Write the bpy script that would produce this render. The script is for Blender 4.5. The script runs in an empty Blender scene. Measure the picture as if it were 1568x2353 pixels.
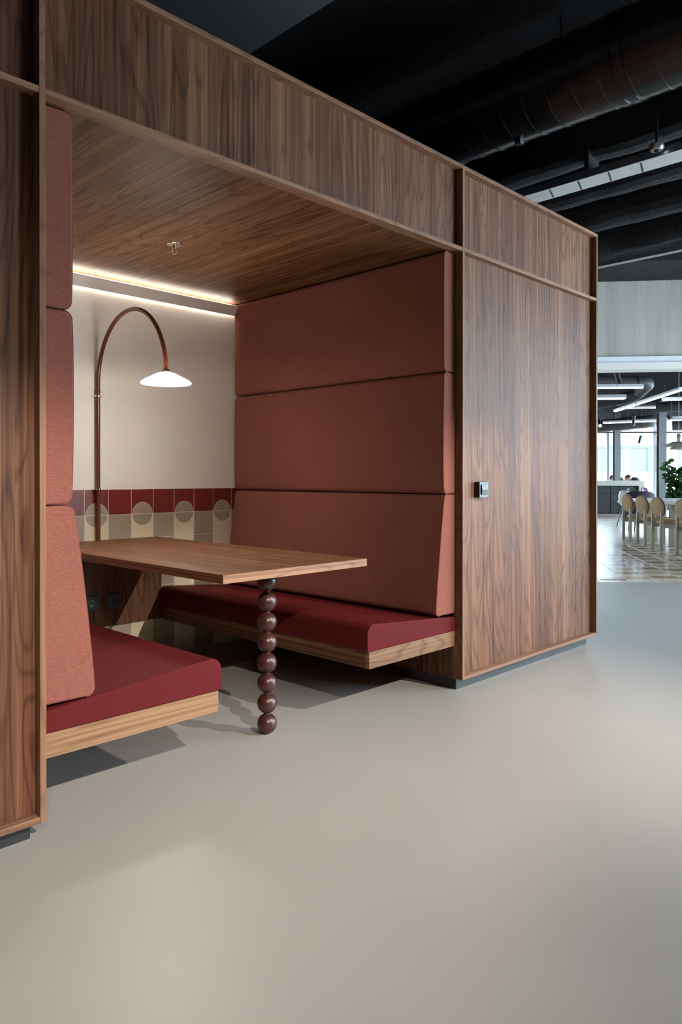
import bpy, bmesh, math, random
from mathutils import Vector, Matrix, noise
random.seed(7)
PI = math.pi
scene = bpy.context.scene
COL = scene.collection

# ------------------------------------------------------------------ camera
FPX, CYPX, YAW, PITCH = 1705.73, 1101.81, 0.7732, 0.0039
CAM = Vector((-3.2279, -2.2598, 1.126))
cd = bpy.data.cameras.new('camera'); cam = bpy.data.objects.new('camera', cd); COL.objects.link(cam)
cd.sensor_fit = 'HORIZONTAL'; cd.sensor_width = 36.0
cd.lens = FPX / 1568.0 * 36.0
cd.shift_y = -(1176.5 - CYPX) / 1568.0
cd.clip_start = 0.05; cd.clip_end = 200
cam.location = CAM
cam.rotation_euler = (PI / 2 - PITCH, 0, YAW - PI / 2)
scene.camera = cam

# ------------------------------------------------------------------ colour management, world
scene.view_settings.view_transform = 'Standard'
scene.view_settings.look = 'None'
scene.view_settings.gamma = 1.0
scene.view_settings.use_curve_mapping = False
scene.view_settings.exposure = 0.0

SKY = 23.0
w = bpy.data.worlds.new('overcast_sky'); scene.world = w; w.use_nodes = True
bg = w.node_tree.nodes['Background']
bg.inputs[0].default_value = (0.74, 0.87, 1.0, 1)
bg.inputs[1].default_value = SKY

# a second frame: R = to the right of the view, F = along it (the building's own axes, the booth stands at 45 degrees in it)
RV = Vector((math.sin(YAW), -math.cos(YAW), 0)); FV = Vector((math.cos(YAW), math.sin(YAW), 0))
def RF(r, f, z=0.0):
    return Vector((CAM.x, CAM.y, 0)) + RV * r + FV * f + Vector((0, 0, z))
RFROT = math.atan2(RV.y, RV.x)          # rotation of the local x axis onto R
TILT = -0.098                            # the hall's front line is turned by this slope

def portal(r, f, z, sx, sz, facing):     # sky portals in the window openings
    l = bpy.data.lights.new('window_daylight', 'AREA'); l.shape = 'RECTANGLE'; l.size = sx; l.size_y = sz
    l.cycles.is_portal = True
    o = bpy.data.objects.new('window_daylight', l); COL.objects.link(o)
    o.location = RF(r, f, z)
    o.rotation_euler = facing.to_track_quat('-Z', 'Y').to_euler()
    return o
portal(6.02, 4.65, 1.65, 5.2, 2.6, -RV)
portal(7.2, 26.8, 1.6, 12.0, 3.0, -FV)
portal(13.0, 17.2, 1.6, 19.0, 2.9, -RV)  # for the hall's added side windows

def spot(name, loc, target, energy, angle, blend, color, radius=0.03):
    l = bpy.data.lights.new(name, 'SPOT'); l.energy = energy; l.spot_size = math.radians(angle); l.spot_blend = blend
    l.color = color; l.shadow_soft_size = radius
    o = bpy.data.objects.new(name, l); COL.objects.link(o); o.location = loc
    o.rotation_euler = (Vector(target) - Vector(loc)).to_track_quat('-Z', 'Y').to_euler()
    return o
WARM = (1.0, 0.92, 0.83)
# track spots: (lamp position, aim, watts, cone)
SPOTS = [((0.50, -3.43, 2.70), (-0.35, 0.65, 0.0), 760, 58, True),
         ((-2.33, -3.34, 2.66), (-2.15, 0.70, 0.0), 720, 56, True),
         ((-3.9, -3.40, 2.66), (-2.95, 0.0, 0.6), 210, 50, False),  # added lamp, brightens the left pier
         ((-1.1, -3.40, 2.68), (-0.9, -2.2, 0.0), 260, 78, False),  # added lamp, fills the near floor before the opening
         ((1.25, -3.40, 2.68), (0.9, -2.1, 0.0), 190, 78, False)]  # added lamp, fills the near floor further right

# ------------------------------------------------------------------ material helpers
def mat(name):
    m = bpy.data.materials.new(name); m.use_nodes = True
    nt = m.node_tree; b = nt.nodes['Principled BSDF']
    return m, nt, b
def N(nt, t, **kw):
    n = nt.nodes.new(t)
    for k, v in kw.items():
        if k in ('operation', 'blend_type', 'data_type', 'noise_dimensions', 'wave_type', 'bands_direction', 'feature', 'vector_type', 'noise_type'):
            setattr(n, k, v)
        else:
            n.inputs[k].default_value = v
    return n
def L(nt, a, b): nt.links.new(a, b)
def math_n(nt, op, a, b=None):
    n = nt.nodes.new('ShaderNodeMath'); n.operation = op
    for i, v in enumerate((a, b)):
        if v is None: continue
        if isinstance(v, (int, float)): n.inputs[i].default_value = v
        else: L(nt, v, n.inputs[i])
    return n.outputs[0]
def ramp(nt, fac, stops):
    r = nt.nodes.new('ShaderNodeValToRGB'); e = r.color_ramp.elements
    while len(e) < len(stops): e.new(0.5)
    for i, (p, c) in enumerate(stops):
        e[i].position = p; e[i].color = (*c, 1)
    L(nt, fac, r.inputs[0]); return r.outputs[0]
def simple(name, col, rough=0.5, metal=0.0, spec=0.5, var=0.06, scale=40.0, bump=0.0, coat=0.0, emit=None, estr=0.0):
    m, nt, b = mat(name)
    tc = nt.nodes.new('ShaderNodeTexCoord')
    n = N(nt, 'ShaderNodeTexNoise', Scale=scale, Detail=4.0); L(nt, tc.outputs['Object'], n.inputs['Vector'])
    lo = tuple(max(0, c * (1 - var)) for c in col); hi = tuple(min(1, c * (1 + var)) for c in col)
    L(nt, ramp(nt, n.outputs[0], [(0.3, lo), (0.7, hi)]), b.inputs['Base Color'])
    b.inputs['Roughness'].default_value = rough; b.inputs['Metallic'].default_value = metal
    b.inputs['Specular IOR Level'].default_value = spec; b.inputs['Coat Weight'].default_value = coat
    if bump:
        bp = N(nt, 'ShaderNodeBump', Strength=bump, Distance=0.002); L(nt, n.outputs[0], bp.inputs['Height']); L(nt, bp.outputs[0], b.inputs['Normal'])
    if emit:
        b.inputs['Emission Color'].default_value = (*emit, 1); b.inputs['Emission Strength'].default_value = estr
    return m
def wood(name, axis='Z', dark=(0.036, 0.0135, 0.0075), mid=(0.118, 0.050, 0.026), light=(0.245, 0.121, 0.062), rough=0.52, leaf=0.17, across='X', spec=0.20):
    """walnut veneer, grain along axis, veneer leaves laid side by side along across"""
    m, nt, b = mat(name)
    tc = nt.nodes.new('ShaderNodeTexCoord'); oi = nt.nodes.new('ShaderNodeObjectInfo')
    sep = nt.nodes.new('ShaderNodeSeparateXYZ'); L(nt, tc.outputs['Object'], sep.inputs[0])
    ax = 'XYZ'.index(axis); ac = 'XYZ'.index(across); o3 = 3 - ax - ac
    rnd = math_n(nt, 'MULTIPLY', oi.outputs['Random'], 37.0)
    u = sep.outputs[ac]; v = sep.outputs[ax]
    lf = math_n(nt, 'FLOOR', math_n(nt, 'DIVIDE', u, leaf))
    wn = nt.nodes.new('ShaderNodeTexWhiteNoise'); wn.noise_dimensions = '1D'; L(nt, math_n(nt, 'ADD', lf, rnd), wn.inputs['W'])
    # u bends a little so the leaf joints are not felt as a ruler; every leaf is its own piece of the flitch
    cu = nt.nodes.new('ShaderNodeCombineXYZ')
    L(nt, math_n(nt, 'ADD', u, math_n(nt, 'MULTIPLY', wn.outputs['Value'], 0.35)), cu.inputs[0])
    L(nt, math_n(nt, 'ADD', sep.outputs[o3], rnd), cu.inputs[1])
    L(nt, math_n(nt, 'ADD', v, math_n(nt, 'MULTIPLY', wn.outputs['Value'], 0.15)), cu.inputs[2])
    def nz(sx, sz, detail, dist=0.0, rough_=0.5):
        mp = nt.nodes.new('ShaderNodeMapping'); mp.inputs['Scale'].default_value = (sx, sx, sz); L(nt, cu.outputs[0], mp.inputs[0])
        n = N(nt, 'ShaderNodeTexNoise', Scale=1.0, Detail=detail, Distortion=dist, Roughness=rough_); L(nt, mp.outputs[0], n.inputs['Vector'])
        return n.outputs[0]
    coarse = nz(4.5, 0.55, 2.0, 0.3)
    broad = nz(15.0, 0.28, 2.0, 0.2, 0.5)
    stripes = nz(75.0, 0.50, 4.0, 0.15, 0.65)
    fine = nz(310.0, 2.2, 3.0, 0.0, 0.6)
    rings = math_n(nt, 'SINE', math_n(nt, 'MULTIPLY', coarse, 120.0))
    rings = math_n(nt, 'POWER', math_n(nt, 'MULTIPLY', math_n(nt, 'ADD', rings, 1.0), 0.5), 5.0)
    a = math_n(nt, 'MULTIPLY', stripes, 0.46)
    a = math_n(nt, 'ADD', a, math_n(nt, 'MULTIPLY', broad, 0.28))
    a = math_n(nt, 'SUBTRACT', a, math_n(nt, 'MULTIPLY', rings, 0.085))
    a = math_n(nt, 'ADD', a, math_n(nt, 'MULTIPLY', fine, 0.22))
    a = math_n(nt, 'ADD', a, math_n(nt, 'MULTIPLY', coarse, 0.10))
    a = math_n(nt, 'ADD', a, math_n(nt, 'MULTIPLY', wn.outputs['Value'], 0.05))
    col = ramp(nt, a, [(0.37, dark), (0.53, mid), (0.68, light)])
    L(nt, col, b.inputs['Base Color'])
    b.inputs['Roughness'].default_value = rough; b.inputs['Specular IOR Level'].default_value = spec
    bp = N(nt, 'ShaderNodeBump', Strength=0.12, Distance=0.001); L(nt, fine, bp.inputs['Height']); L(nt, bp.outputs[0], b.inputs['Normal'])
    return m
def fabric(name, c0, c1):
    m, nt, b = mat(name)
    tc = nt.nodes.new('ShaderNodeTexCoord')
    def nz(sc, detail=3.0):
        mp = nt.nodes.new('ShaderNodeMapping'); mp.inputs['Scale'].default_value = sc; L(nt, tc.outputs['Object'], mp.inputs[0])
        n = N(nt, 'ShaderNodeTexNoise', Scale=1.0, Detail=detail); L(nt, mp.outputs[0], n.inputs['Vector']); return n.outputs[0]
    a = nz((330, 330, 900)); c = nz((60, 60, 700)); d = nz((3, 3, 3))
    v = math_n(nt, 'ADD', math_n(nt, 'MULTIPLY', a, 0.55), math_n(nt, 'ADD', math_n(nt, 'MULTIPLY', c, 0.35), math_n(nt, 'MULTIPLY', d, 0.1)))
    L(nt, ramp(nt, v, [(0.32, c0), (0.68, c1)]), b.inputs['Base Color'])
    b.inputs['Roughness'].default_value = 0.95; b.inputs['Specular IOR Level'].default_value = 0.08
    b.inputs['Sheen Weight'].default_value = 0.0; b.inputs['Sheen Roughness'].default_value = 0.5
    bp = N(nt, 'ShaderNodeBump', Strength=0.35, Distance=0.0015); L(nt, a, bp.inputs['Height']); L(nt, bp.outputs[0], b.inputs['Normal'])
    return m
M = {}
M['walnut_z'] = wood('walnut vertical', 'Z', across='X')
M['walnut_zs'] = wood('walnut vertical side', 'Z', across='Y')
M['walnut_y'] = wood('walnut lengthwise', 'Y', across='X', leaf=0.24, rough=0.50, dark=(0.042, 0.015, 0.006), mid=(0.135, 0.055, 0.022), light=(0.28, 0.132, 0.056))
M['walnut_x'] = wood('walnut crosswise', 'X', across='Z', leaf=0.5)
M['walnut_yz'] = wood('walnut board lengthwise', 'Y', across='Z', leaf=0.5)
M['oak_x'] = wood('light walnut board crosswise', 'X', across='Z', dark=(0.095, 0.045, 0.022), mid=(0.215, 0.117, 0.060), light=(0.33, 0.197, 0.108), leaf=0.5)
M['lipping_z'] = wood('walnut lipping upright', 'Z', dark=(0.10, 0.048, 0.028), mid=(0.20, 0.10, 0.055), light=(0.30, 0.155, 0.09), leaf=0.5)
M['lipping_x'] = wood('walnut lipping level', 'X', across='Z', dark=(0.11, 0.053, 0.031), mid=(0.22, 0.113, 0.064), light=(0.33, 0.18, 0.105), leaf=0.5)
M['fabric'] = fabric('rust wool', (0.128, 0.039, 0.028), (0.330, 0.127, 0.092))
M['piping'] = fabric('rust piping', (0.13, 0.038, 0.03), (0.27, 0.095, 0.075))
M['leather'] = simple('burgundy leather', (0.098, 0.0125, 0.013), rough=0.55, spec=0.05, var=0.05, scale=160, bump=0.02)
M['lacquer'] = simple('oxblood lacquer', (0.050, 0.013, 0.011), rough=0.34, spec=0.5, var=0.12, scale=18)
M['copper'] = simple('oxblood lacquered tube', (0.13, 0.028, 0.012), rough=0.25, spec=0.6, var=0.08)
M['chrome'] = simple('polished nickel', (0.72, 0.66, 0.58), rough=0.18, metal=1.0)
M['plaster'] = simple('warm white plaster', (0.88, 0.85, 0.78), rough=0.75, var=0.02, scale=6, bump=0.02)
M['cove'] = simple('white cove board', (0.80, 0.76, 0.69), rough=0.55, var=0.02)
M['plinth'] = simple('anthracite plinth', (0.018, 0.020, 0.021), rough=0.5, var=0.15)
M['black_plastic'] = simple('black plastic', (0.016, 0.021, 0.024), rough=0.38, var=0.1)
M['black_gloss'] = simple('black enamel', (0.010, 0.010, 0.011), rough=0.22, spec=0.5, var=0.1)
M['black_metal'] = simple('black powder coat', (0.012, 0.012, 0.013), rough=0.45, var=0.1)
M['tile_red'] = simple('oxblood tile glaze', (0.175, 0.026, 0.020), rough=0.28, var=0.06, scale=9)
M['tile_grey'] = simple('taupe tile glaze', (0.36, 0.305, 0.225), rough=0.35, var=0.05, scale=9)
M['tile_cream'] = simple('cream tile glaze', (0.70, 0.60, 0.42), rough=0.35, var=0.04, scale=9)
M['grout'] = simple('pale grout', (0.72, 0.62, 0.52), rough=0.85, var=0.05, scale=90)
M['steel'] = simple('galvanised steel', (0.55, 0.56, 0.57), rough=0.32, metal=1.0, var=0.12, scale=25)
M['tray'] = simple('bright galvanised tray', (0.80, 0.81, 0.82), rough=0.38, metal=0.75, var=0.06, scale=6)
M['sealed_dark'] = simple('dark shaft', (0.01, 0.01, 0.01), rough=0.8)
M['white_metal'] = simple('white enamel', (0.80, 0.83, 0.87), rough=0.4, var=0.03)
M['led'] = simple('warm led strip', (1, 0.9, 0.75), emit=(1.0, 0.93, 0.82), estr=42.0)
M['opal'] = simple('lit opal glass', (0.9, 0.9, 0.88), rough=0.3, emit=(1.0, 0.96, 0.90), estr=24.0)
M['bulb'] = simple('glowing bulb', (1, 0.95, 0.9), emit=(1.0, 0.90, 0.76), estr=40.0)
M['tube_light'] = simple('cool light tube', (1, 1, 1), emit=(0.86, 0.92, 1.0), estr=3.0)

def floor_mat():
    m, nt, b = mat('poured grey-beige floor')
    tc = nt.nodes.new('ShaderNodeTexCoord')
    n1 = N(nt, 'ShaderNodeTexNoise', Scale=0.9, Detail=3.0, Roughness=0.5, Distortion=0.3); L(nt, tc.outputs['Object'], n1.inputs['Vector'])
    n2 = N(nt, 'ShaderNodeTexNoise', Scale=2.2, Detail=4.0, Roughness=0.5, Distortion=0.3); L(nt, tc.outputs['Object'], n2.inputs['Vector'])
    v = math_n(nt, 'ADD', math_n(nt, 'MULTIPLY', n1.outputs[0], 0.6), math_n(nt, 'MULTIPLY', n2.outputs[0], 0.4))
    L(nt, ramp(nt, v, [(0.2, (0.315, 0.30, 0.275)), (0.8, (0.345, 0.33, 0.305))]), b.inputs['Base Color'])
    L(nt, ramp(nt, n2.outputs[0], [(0.3, (0.40,) * 3), (0.7, (0.44,) * 3)]), b.inputs['Roughness'])
    b.inputs['Specular IOR Level'].default_value = 0.8
    bp = N(nt, 'ShaderNodeBump', Strength=0.0, Distance=0.01); L(nt, n2.outputs[0], bp.inputs['Height']); L(nt, bp.outputs[0], b.inputs['Normal'])
    return m
M['floor'] = floor_mat()
def concrete_mat():
    m, nt, b = mat('board-marked concrete')
    tc = nt.nodes.new('ShaderNodeTexCoord')
    mp = nt.nodes.new('ShaderNodeMapping'); mp.inputs['Scale'].default_value = (9, 9, 0.9); L(nt, tc.outputs['Object'], mp.inputs[0])
    n1 = N(nt, 'ShaderNodeTexNoise', Scale=1.0, Detail=6.0, Distortion=0.5); L(nt, mp.outputs[0], n1.inputs['Vector'])
    vo = N(nt, 'ShaderNodeTexVoronoi', Scale=13.0); L(nt, tc.outputs['Object'], vo.inputs['Vector'])
    pits = ramp(nt, vo.outputs['Distance'], [(0.04, (0.25, 0.25, 0.25)), (0.10, (1, 1, 1))])
    c = ramp(nt, n1.outputs[0], [(0.3, (0.34, 0.325, 0.27)), (0.52, (0.43, 0.41, 0.36)), (0.75, (0.49, 0.475, 0.425))])
    mx = nt.nodes.new('ShaderNodeMix'); mx.data_type = 'RGBA'; mx.blend_type = 'MULTIPLY'; mx.inputs['Factor'].default_value = 0.6
    L(nt, c, mx.inputs['A']); L(nt, pits, mx.inputs['B']); L(nt, mx.outputs['Result'], b.inputs['Base Color'])
    b.inputs['Roughness'].default_value = 0.8
    return m
M['concrete'] = concrete_mat()
def spray_mat():
    m, nt, b = mat('black sprayed insulation')
    tc = nt.nodes.new('ShaderNodeTexCoord')
    n1 = N(nt, 'ShaderNodeTexNoise', Scale=45.0, Detail=6.0, Roughness=0.7); L(nt, tc.outputs['Object'], n1.inputs['Vector'])
    n2 = N(nt, 'ShaderNodeTexNoise', Scale=3.0, Detail=3.0); L(nt, tc.outputs['Object'], n2.inputs['Vector'])
    L(nt, ramp(nt, n1.outputs[0], [(0.3, (0.006, 0.006, 0.007)), (0.7, (0.016, 0.016, 0.018))]), b.inputs['Base Color'])
    b.inputs['Roughness'].default_value = 0.7; b.inputs['Specular IOR Level'].default_value = 0.3
    h = math_n(nt, 'ADD', n1.outputs[0], math_n(nt, 'MULTIPLY', n2.outputs[0], 4.0))
    bp = N(nt, 'ShaderNodeBump', Strength=0.7, Distance=0.03); L(nt, h, bp.inputs['Height']); L(nt, bp.outputs[0], b.inputs['Normal'])
    return m
M['spray'] = spray_mat()
M['soffit'] = simple('charcoal soffit paint', (0.050, 0.056, 0.064), rough=0.6, var=0.06, scale=2)
M['dark_wall'] = simple('charcoal wall paint', (0.10, 0.10, 0.10), rough=0.8, var=0.05, scale=3)
M['pale_wall'] = simple('off-white wall paint', (0.60, 0.58, 0.55), rough=0.8, var=0.03, scale=3)
def glass_mat():
    m = bpy.data.materials.new('window glass'); m.use_nodes = True; nt = m.node_tree; nt.nodes.clear()
    out = nt.nodes.new('ShaderNodeOutputMaterial'); t = nt.nodes.new('ShaderNodeBsdfTransparent'); g = nt.nodes.new('ShaderNodeBsdfGlossy')
    t.inputs[0].default_value = (0.94, 0.97, 0.98, 1); g.inputs['Roughness'].default_value = 0.02
    lw = nt.nodes.new('ShaderNodeFresnel'); lw.inputs[0].default_value = 1.3
    mx = nt.nodes.new('ShaderNodeMixShader'); L(nt, lw.outputs[0], mx.inputs[0]); L(nt, t.outputs[0], mx.inputs[1]); L(nt, g.outputs[0], mx.inputs[2])
    L(nt, mx.outputs[0], out.inputs[0]); return m
M['glass'] = glass_mat()

# ------------------------------------------------------------------ mesh helpers
def bm_new(): return bmesh.new()
def box(bm, x0, x1, y0, y1, z0, z1):
    vs = [bm.verts.new((x, y, z)) for z in (z0, z1) for y in (y0, y1) for x in (x0, x1)]
    for f in ((0, 2, 3, 1), (4, 5, 7, 6), (0, 1, 5, 4), (2, 6, 7, 3), (0, 4, 6, 2), (1, 3, 7, 5)):
        bm.faces.new([vs[i] for i in f])
    return bm
def B(x0, x1, y0, y1, z0, z1): return box(bm_new(), min(x0, x1), max(x0, x1), min(y0, y1), max(y0, y1), min(z0, z1), max(z0, z1))
def prism(prof, axis, a0, a1):
    """closed 2D profile extruded along an axis; profile gives the two other axes in xyz order"""
    bm = bm_new()
    def mk(p, a):
        if axis == 'X': return (a, p[0], p[1])
        if axis == 'Y': return (p[0], a, p[1])
        return (p[0], p[1], a)
    A = [bm.verts.new(mk(p, a0)) for p in prof]; Bv = [bm.verts.new(mk(p, a1)) for p in prof]
    n = len(prof)
    bm.faces.new(A); bm.faces.new(list(reversed(Bv)))
    for i in range(n): bm.faces.new([A[i], Bv[i], Bv[(i + 1) % n], A[(i + 1) % n]])
    bmesh.ops.recalc_face_normals(bm, faces=bm.faces)
    return bm
def tube(pts, r, seg=12, bm=None, caps=True, radii=None):
    bm = bm or bm_new(); pts = [Vector(p) for p in pts]; rings = []
    up = None
    for i, p in enumerate(pts):
        d = (pts[min(i + 1, len(pts) - 1)] - pts[max(i - 1, 0)]).normalized()
        if up is None:
            up = Vector((0, 0, 1)) if abs(d.z) < 0.9 else Vector((1, 0, 0))
        a = (up - d * up.dot(d)).normalized(); b = d.cross(a); up = a
        rr = radii[i] if radii else r
        rings.append([bm.verts.new(p + (a * math.cos(2 * PI * k / seg) + b * math.sin(2 * PI * k / seg)) * rr) for k in range(seg)])
    for i in range(len(rings) - 1):
        for k in range(seg):
            bm.faces.new([rings[i][k], rings[i][(k + 1) % seg], rings[i + 1][(k + 1) % seg], rings[i + 1][k]])
    if caps:
        bm.faces.new(list(reversed(rings[0]))); bm.faces.new(rings[-1])
    bmesh.ops.recalc_face_normals(bm, faces=bm.faces)
    return bm
def lathe(prof, seg=32, bm=None, center=(0, 0, 0)):
    """profile [(radius, z)] turned round z"""
    bm = bm or bm_new(); c = Vector(center); rings = []
    for r, z in prof:
        if r < 1e-6: rings.append([bm.verts.new(c + Vector((0, 0, z)))])
        else: rings.append([bm.verts.new(c + Vector((r * math.cos(2 * PI * k / seg), r * math.sin(2 * PI * k / seg), z))) for k in range(seg)])
    for a, b in zip(rings[:-1], rings[1:]):
        for k in range(seg):
            q = [a[k % len(a)], a[(k + 1) % len(a)], b[(k + 1) % len(b)], b[k % len(b)]]
            u = []
            for v in q:
                if v not in u: u.append(v)
            if len(u) >= 3: bm.faces.new(u)
    bmesh.ops.recalc_face_normals(bm, faces=bm.faces)
    return bm
ORG = {}
def thing(name, label, cat, loc=(0, 0, 0), rotz=0.0, group=None):
    o = bpy.data.objects.new(name, None); COL.objects.link(o); o.empty_display_size = 0.1
    o.location = loc; o.rotation_euler = (0, 0, rotz); o['label'] = label; o['category'] = cat
    if group: o['group'] = group
    return o
def obj(name, bm, m, parent=None, bevel=0.0, seg=2, smooth=False, world=True, label=None, kind=None):
    """one mesh object; with world=True the mesh is in world axes and is shifted under its (unrotated) root"""
    if parent is not None and world:
        r = parent
        while r.parent: r = r.parent
        bmesh.ops.translate(bm, verts=bm.verts, vec=-Vector(r.location))
    me = bpy.data.meshes.new(name); bm.to_mesh(me); bm.free()
    me.materials.append(M[m])
    if smooth:
        for p in me.polygons: p.use_smooth = True
    o = bpy.data.objects.new(name, me); COL.objects.link(o)
    if parent is not None: o.parent = parent
    if bevel:
        md = o.modifiers.new('bevel', 'BEVEL'); md.width = bevel; md.segments = seg; md.limit_method = 'ANGLE'; md.angle_limit = math.radians(35)
    if smooth == 'angle':
        try: me.set_sharp_from_angle(angle=math.radians(40))
        except Exception: pass
    if label: o['label'] = label
    if kind: o['kind'] = kind
    return o
def link_copy(src, parent, name=None, offset=None):
    c = src.copy(); COL.objects.link(c); c.parent = parent
    if offset is not None: c.location = Vector(src.location) + Vector(offset)
    return c
def copy_tree(o, parent=None):
    c = o.copy(); COL.objects.link(c); c.parent = parent
    for ch in list(o.children): copy_tree(ch, c)
    return c
def tag(o, label, cat, group=None):
    o['label'] = label; o['category'] = cat
    if group: o['group'] = group
    return o
def struct(name, bm, m, label=None, bevel=0.0):
    o = obj(name, bm, m, bevel=bevel); o['kind'] = 'structure'
    if label: o['label'] = label
    return o
def quad_rf(r0, r1, f0, f1, z0, z1, tilt=0.0):
    """box in the R/F frame; tilt slopes the F faces along R"""
    bm = bm_new()
    vs = []
    for z in (z0, z1):
        for f in (f0, f1):
            for r in (r0, r1):
                vs.append(bm.verts.new(RF(r, f + tilt * r, z)))
    for f in ((0, 2, 3, 1), (4, 5, 7, 6), (0, 1, 5, 4), (2, 6, 7, 3), (0, 4, 6, 2), (1, 3, 7, 5)):
        bm.faces.new([vs[i] for i in f])
    bmesh.ops.recalc_face_normals(bm, faces=bm.faces)
    return bm

# ================================================================== THE ROOM
LF = 8.2095            # hall front line: F = LF + TILT * R
struct('floor', quad_rf(-7.3, 6.3, -5.3, LF, -0.15, 0.0, 0) if False else quad_rf(-7.3, 6.4, -5.0, LF, -0.15, 0.0, TILT), 'floor', 'seamless poured grey-beige floor running under the booth')
struct('ceiling', quad_rf(-7.3, 6.4, -5.0, LF, 3.75, 3.9, TILT), 'spray', 'black sprayed concrete ceiling')
struct('wall_left', quad_rf(-7.3, -7.0, -5.0, LF + 0.7, 0, 3.75), 'dark_wall', 'charcoal side wall beyond the booth')
struct('wall_behind', quad_rf(-7.0, 6.0, -4.9, -4.6, 0, 3.75), 'dark_wall', 'charcoal wall facing the booth')
struct('wall_back', quad_rf(-7.0, 1.7, LF, LF + 0.3, 0, 3.75, TILT), 'dark_wall', 'charcoal wall behind the booth')
struct('wall_header', quad_rf(1.7, 6.0, LF, LF + 0.35, 2.40, 3.75, TILT), 'concrete', 'board-marked concrete header above the opening to the dining hall')
t1 = struct('trim_1', quad_rf(1.7, 6.0, LF - 0.03, LF + 0.35, 2.335, 2.40, TILT), 'white_metal', 'pale blue-white steel rail under the concrete header')
t2 = struct('trim_2', quad_rf(1.7, 6.0, LF - 0.05, LF + 0.20, 2.262, 2.335, TILT), 'cove', 'cream lower lip of the steel rail')
# window wall on the right
struct('wall_right', quad_rf(6.05, 6.35, -4.9, 7.64, 0, 0.35), 'pale_wall', 'low off-white sill wall under the tall windows')
struct('wall_right', quad_rf(6.05, 6.35, -4.9, 7.64, 2.95, 3.75), 'pale_wall', 'off-white wall band above the tall windows')
struct('wall_right', quad_rf(6.05, 6.35, -4.9, 2.05, 0.35, 2.95), 'pale_wall', 'solid off-white end of the window wall')
fs = [2.05, 3.78, 5.52, 7.25]
struct('wall_right', quad_rf(6.05, 6.35, 7.25, 7.64, 0.35, 2.95), 'pale_wall', 'narrow off-white pier beside the dining hall')
for i in range(3):
    wo = struct('window_%d' % (i + 1), quad_rf(6.17, 6.18, fs[i] + 0.05, fs[i + 1] - 0.05, 0.40, 2.90), 'glass', 'tall clear window in the off-white wall')
    fr = bm_new()
    for (a, b, c, d) in ((fs[i], fs[i] + 0.06, 0.35, 2.95), (fs[i + 1] - 0.06, fs[i + 1], 0.35, 2.95), (fs[i], fs[i + 1], 0.35, 0.41), (fs[i], fs[i + 1], 2.89, 2.95)):
        q = quad_rf(6.12, 6.22, a, b, c, d); me = bpy.data.meshes.new('t'); q.to_mesh(me); fr.from_mesh(me); q.free(); bpy.data.meshes.remove(me)
    obj('window_frame', fr, 'black_metal', wo)

# ------------------------------------------------------------------ black ceiling: ribs, soffit, duct, tray
def rib_mesh(x0, x1, y0, y1, z0, z1, nseg=60):
    """downstand rib along Y with soft, uneven lower edges"""
    bm = bm_new(); prof = []
    wd = x1 - x0; n = 10
    rings = []
    for j in range(nseg + 1):
        y = y0 + (y1 - y0) * j / nseg; ring = []
        for k in range(n + 1):
            a = PI * k / n
            cx = (x0 + x1) / 2 - math.cos(a) * wd / 2
            s = math.sin(a) ** 0.35
            z = z1 + (z0 - z1) * s + 0.018 * noise.noise(Vector((cx * 4, y * 3, 5.1 + x0)))
            ring.append(bm.verts.new((cx, y, z if 0 < k < n else z1)))
        rings.append(ring)
    for a, b in zip(rings[:-1], rings[1:]):
        for k in range(n): bm.faces.new([a[k], a[k + 1], b[k + 1], b[k]])
    for r in (rings[0], rings[-1]): bm.faces.new(r)
    bmesh.ops.recalc_face_normals(bm, faces=bm.faces)
    return bm
ribs = [(1.55, 3.24, 0.34), (2.25, 3.26, 0.30), (2.95, 3.26, 0.30), (3.65, 3.24, 0.32), (4.35, 3.26, 0.30)]
for i, (x, z, wd) in enumerate(ribs):
    y1 = min(3.2, (7.35 - 0.7157 * (x - CAM.x)) / 0.6984 + CAM.y - 0.4)
    y1 = min(3.2, y1)
    y0 = max(-4.2, CAM.y + (5.6 - 0.6984 * (x - CAM.x)) / -0.7157)
    struct('ceiling_rib', rib_mesh(x - wd / 2, x + wd / 2, y0, y1, z, 3.76), 'spray', 'black sprayed rib hanging from the ceiling')
struct('ceiling_bulkhead', quad_rf(-7.0, 6.0, LF - 0.75, LF - 0.001, 3.206, 3.752, TILT), 'spray', 'black sprayed bulkhead in front of the concrete header')
struct('ceiling_soffit', B(-5.0, -1.04, -3.6, 2.6, 3.10, 3.75), 'soffit', 'smooth charcoal soffit above the booth')

DX, DZ, DR = 0.677, 3.36, 0.23
duct = thing('ventilation_duct', 'glossy black round spiral duct hanging under the black ceiling over the booth', 'duct', (DX, -2.0, DZ))
prof = [(DX, y, DZ) for y in (-3.2, 3.2)]
obj('pipe', tube(prof, DR, 48), 'black_gloss', duct, smooth='angle')
ring_bm = tube([(DX, -0.006, DZ), (DX, 0, DZ), (DX, 0.006, DZ)], DR, 40, radii=[DR - 0.004, DR + 0.0045, DR - 0.004])
r0 = obj('seam_ring', ring_bm, 'black_gloss', duct, smooth=True)
ys = [-3.0 + 0.147 * i for i in range(40)]
r0.location = (0, ys[0], 0)
for y in ys[1:]:
    c = link_copy(r0, duct); c.location = (0, y, 0)
for y in (-0.62, -0.56):
    obj('joint_collar', tube([(DX, y - 0.02, DZ), (DX, y + 0.02, DZ)], DR + 0.007, 40), 'black_gloss', duct, smooth='angle')
for y in (-2.0, -0.2, 1.6):
    obj('hanger_rod', tube([(DX, y, DZ + DR - 0.01), (DX, y, 3.75)], 0.006, 8), 'black_metal', duct)
obj('bracket', B(DX - 0.02, DX + 0.02, 0.05, 0.09, DZ - DR - 0.03, DZ - DR + 0.01), 'black_metal', duct, bevel=0.003)

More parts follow.
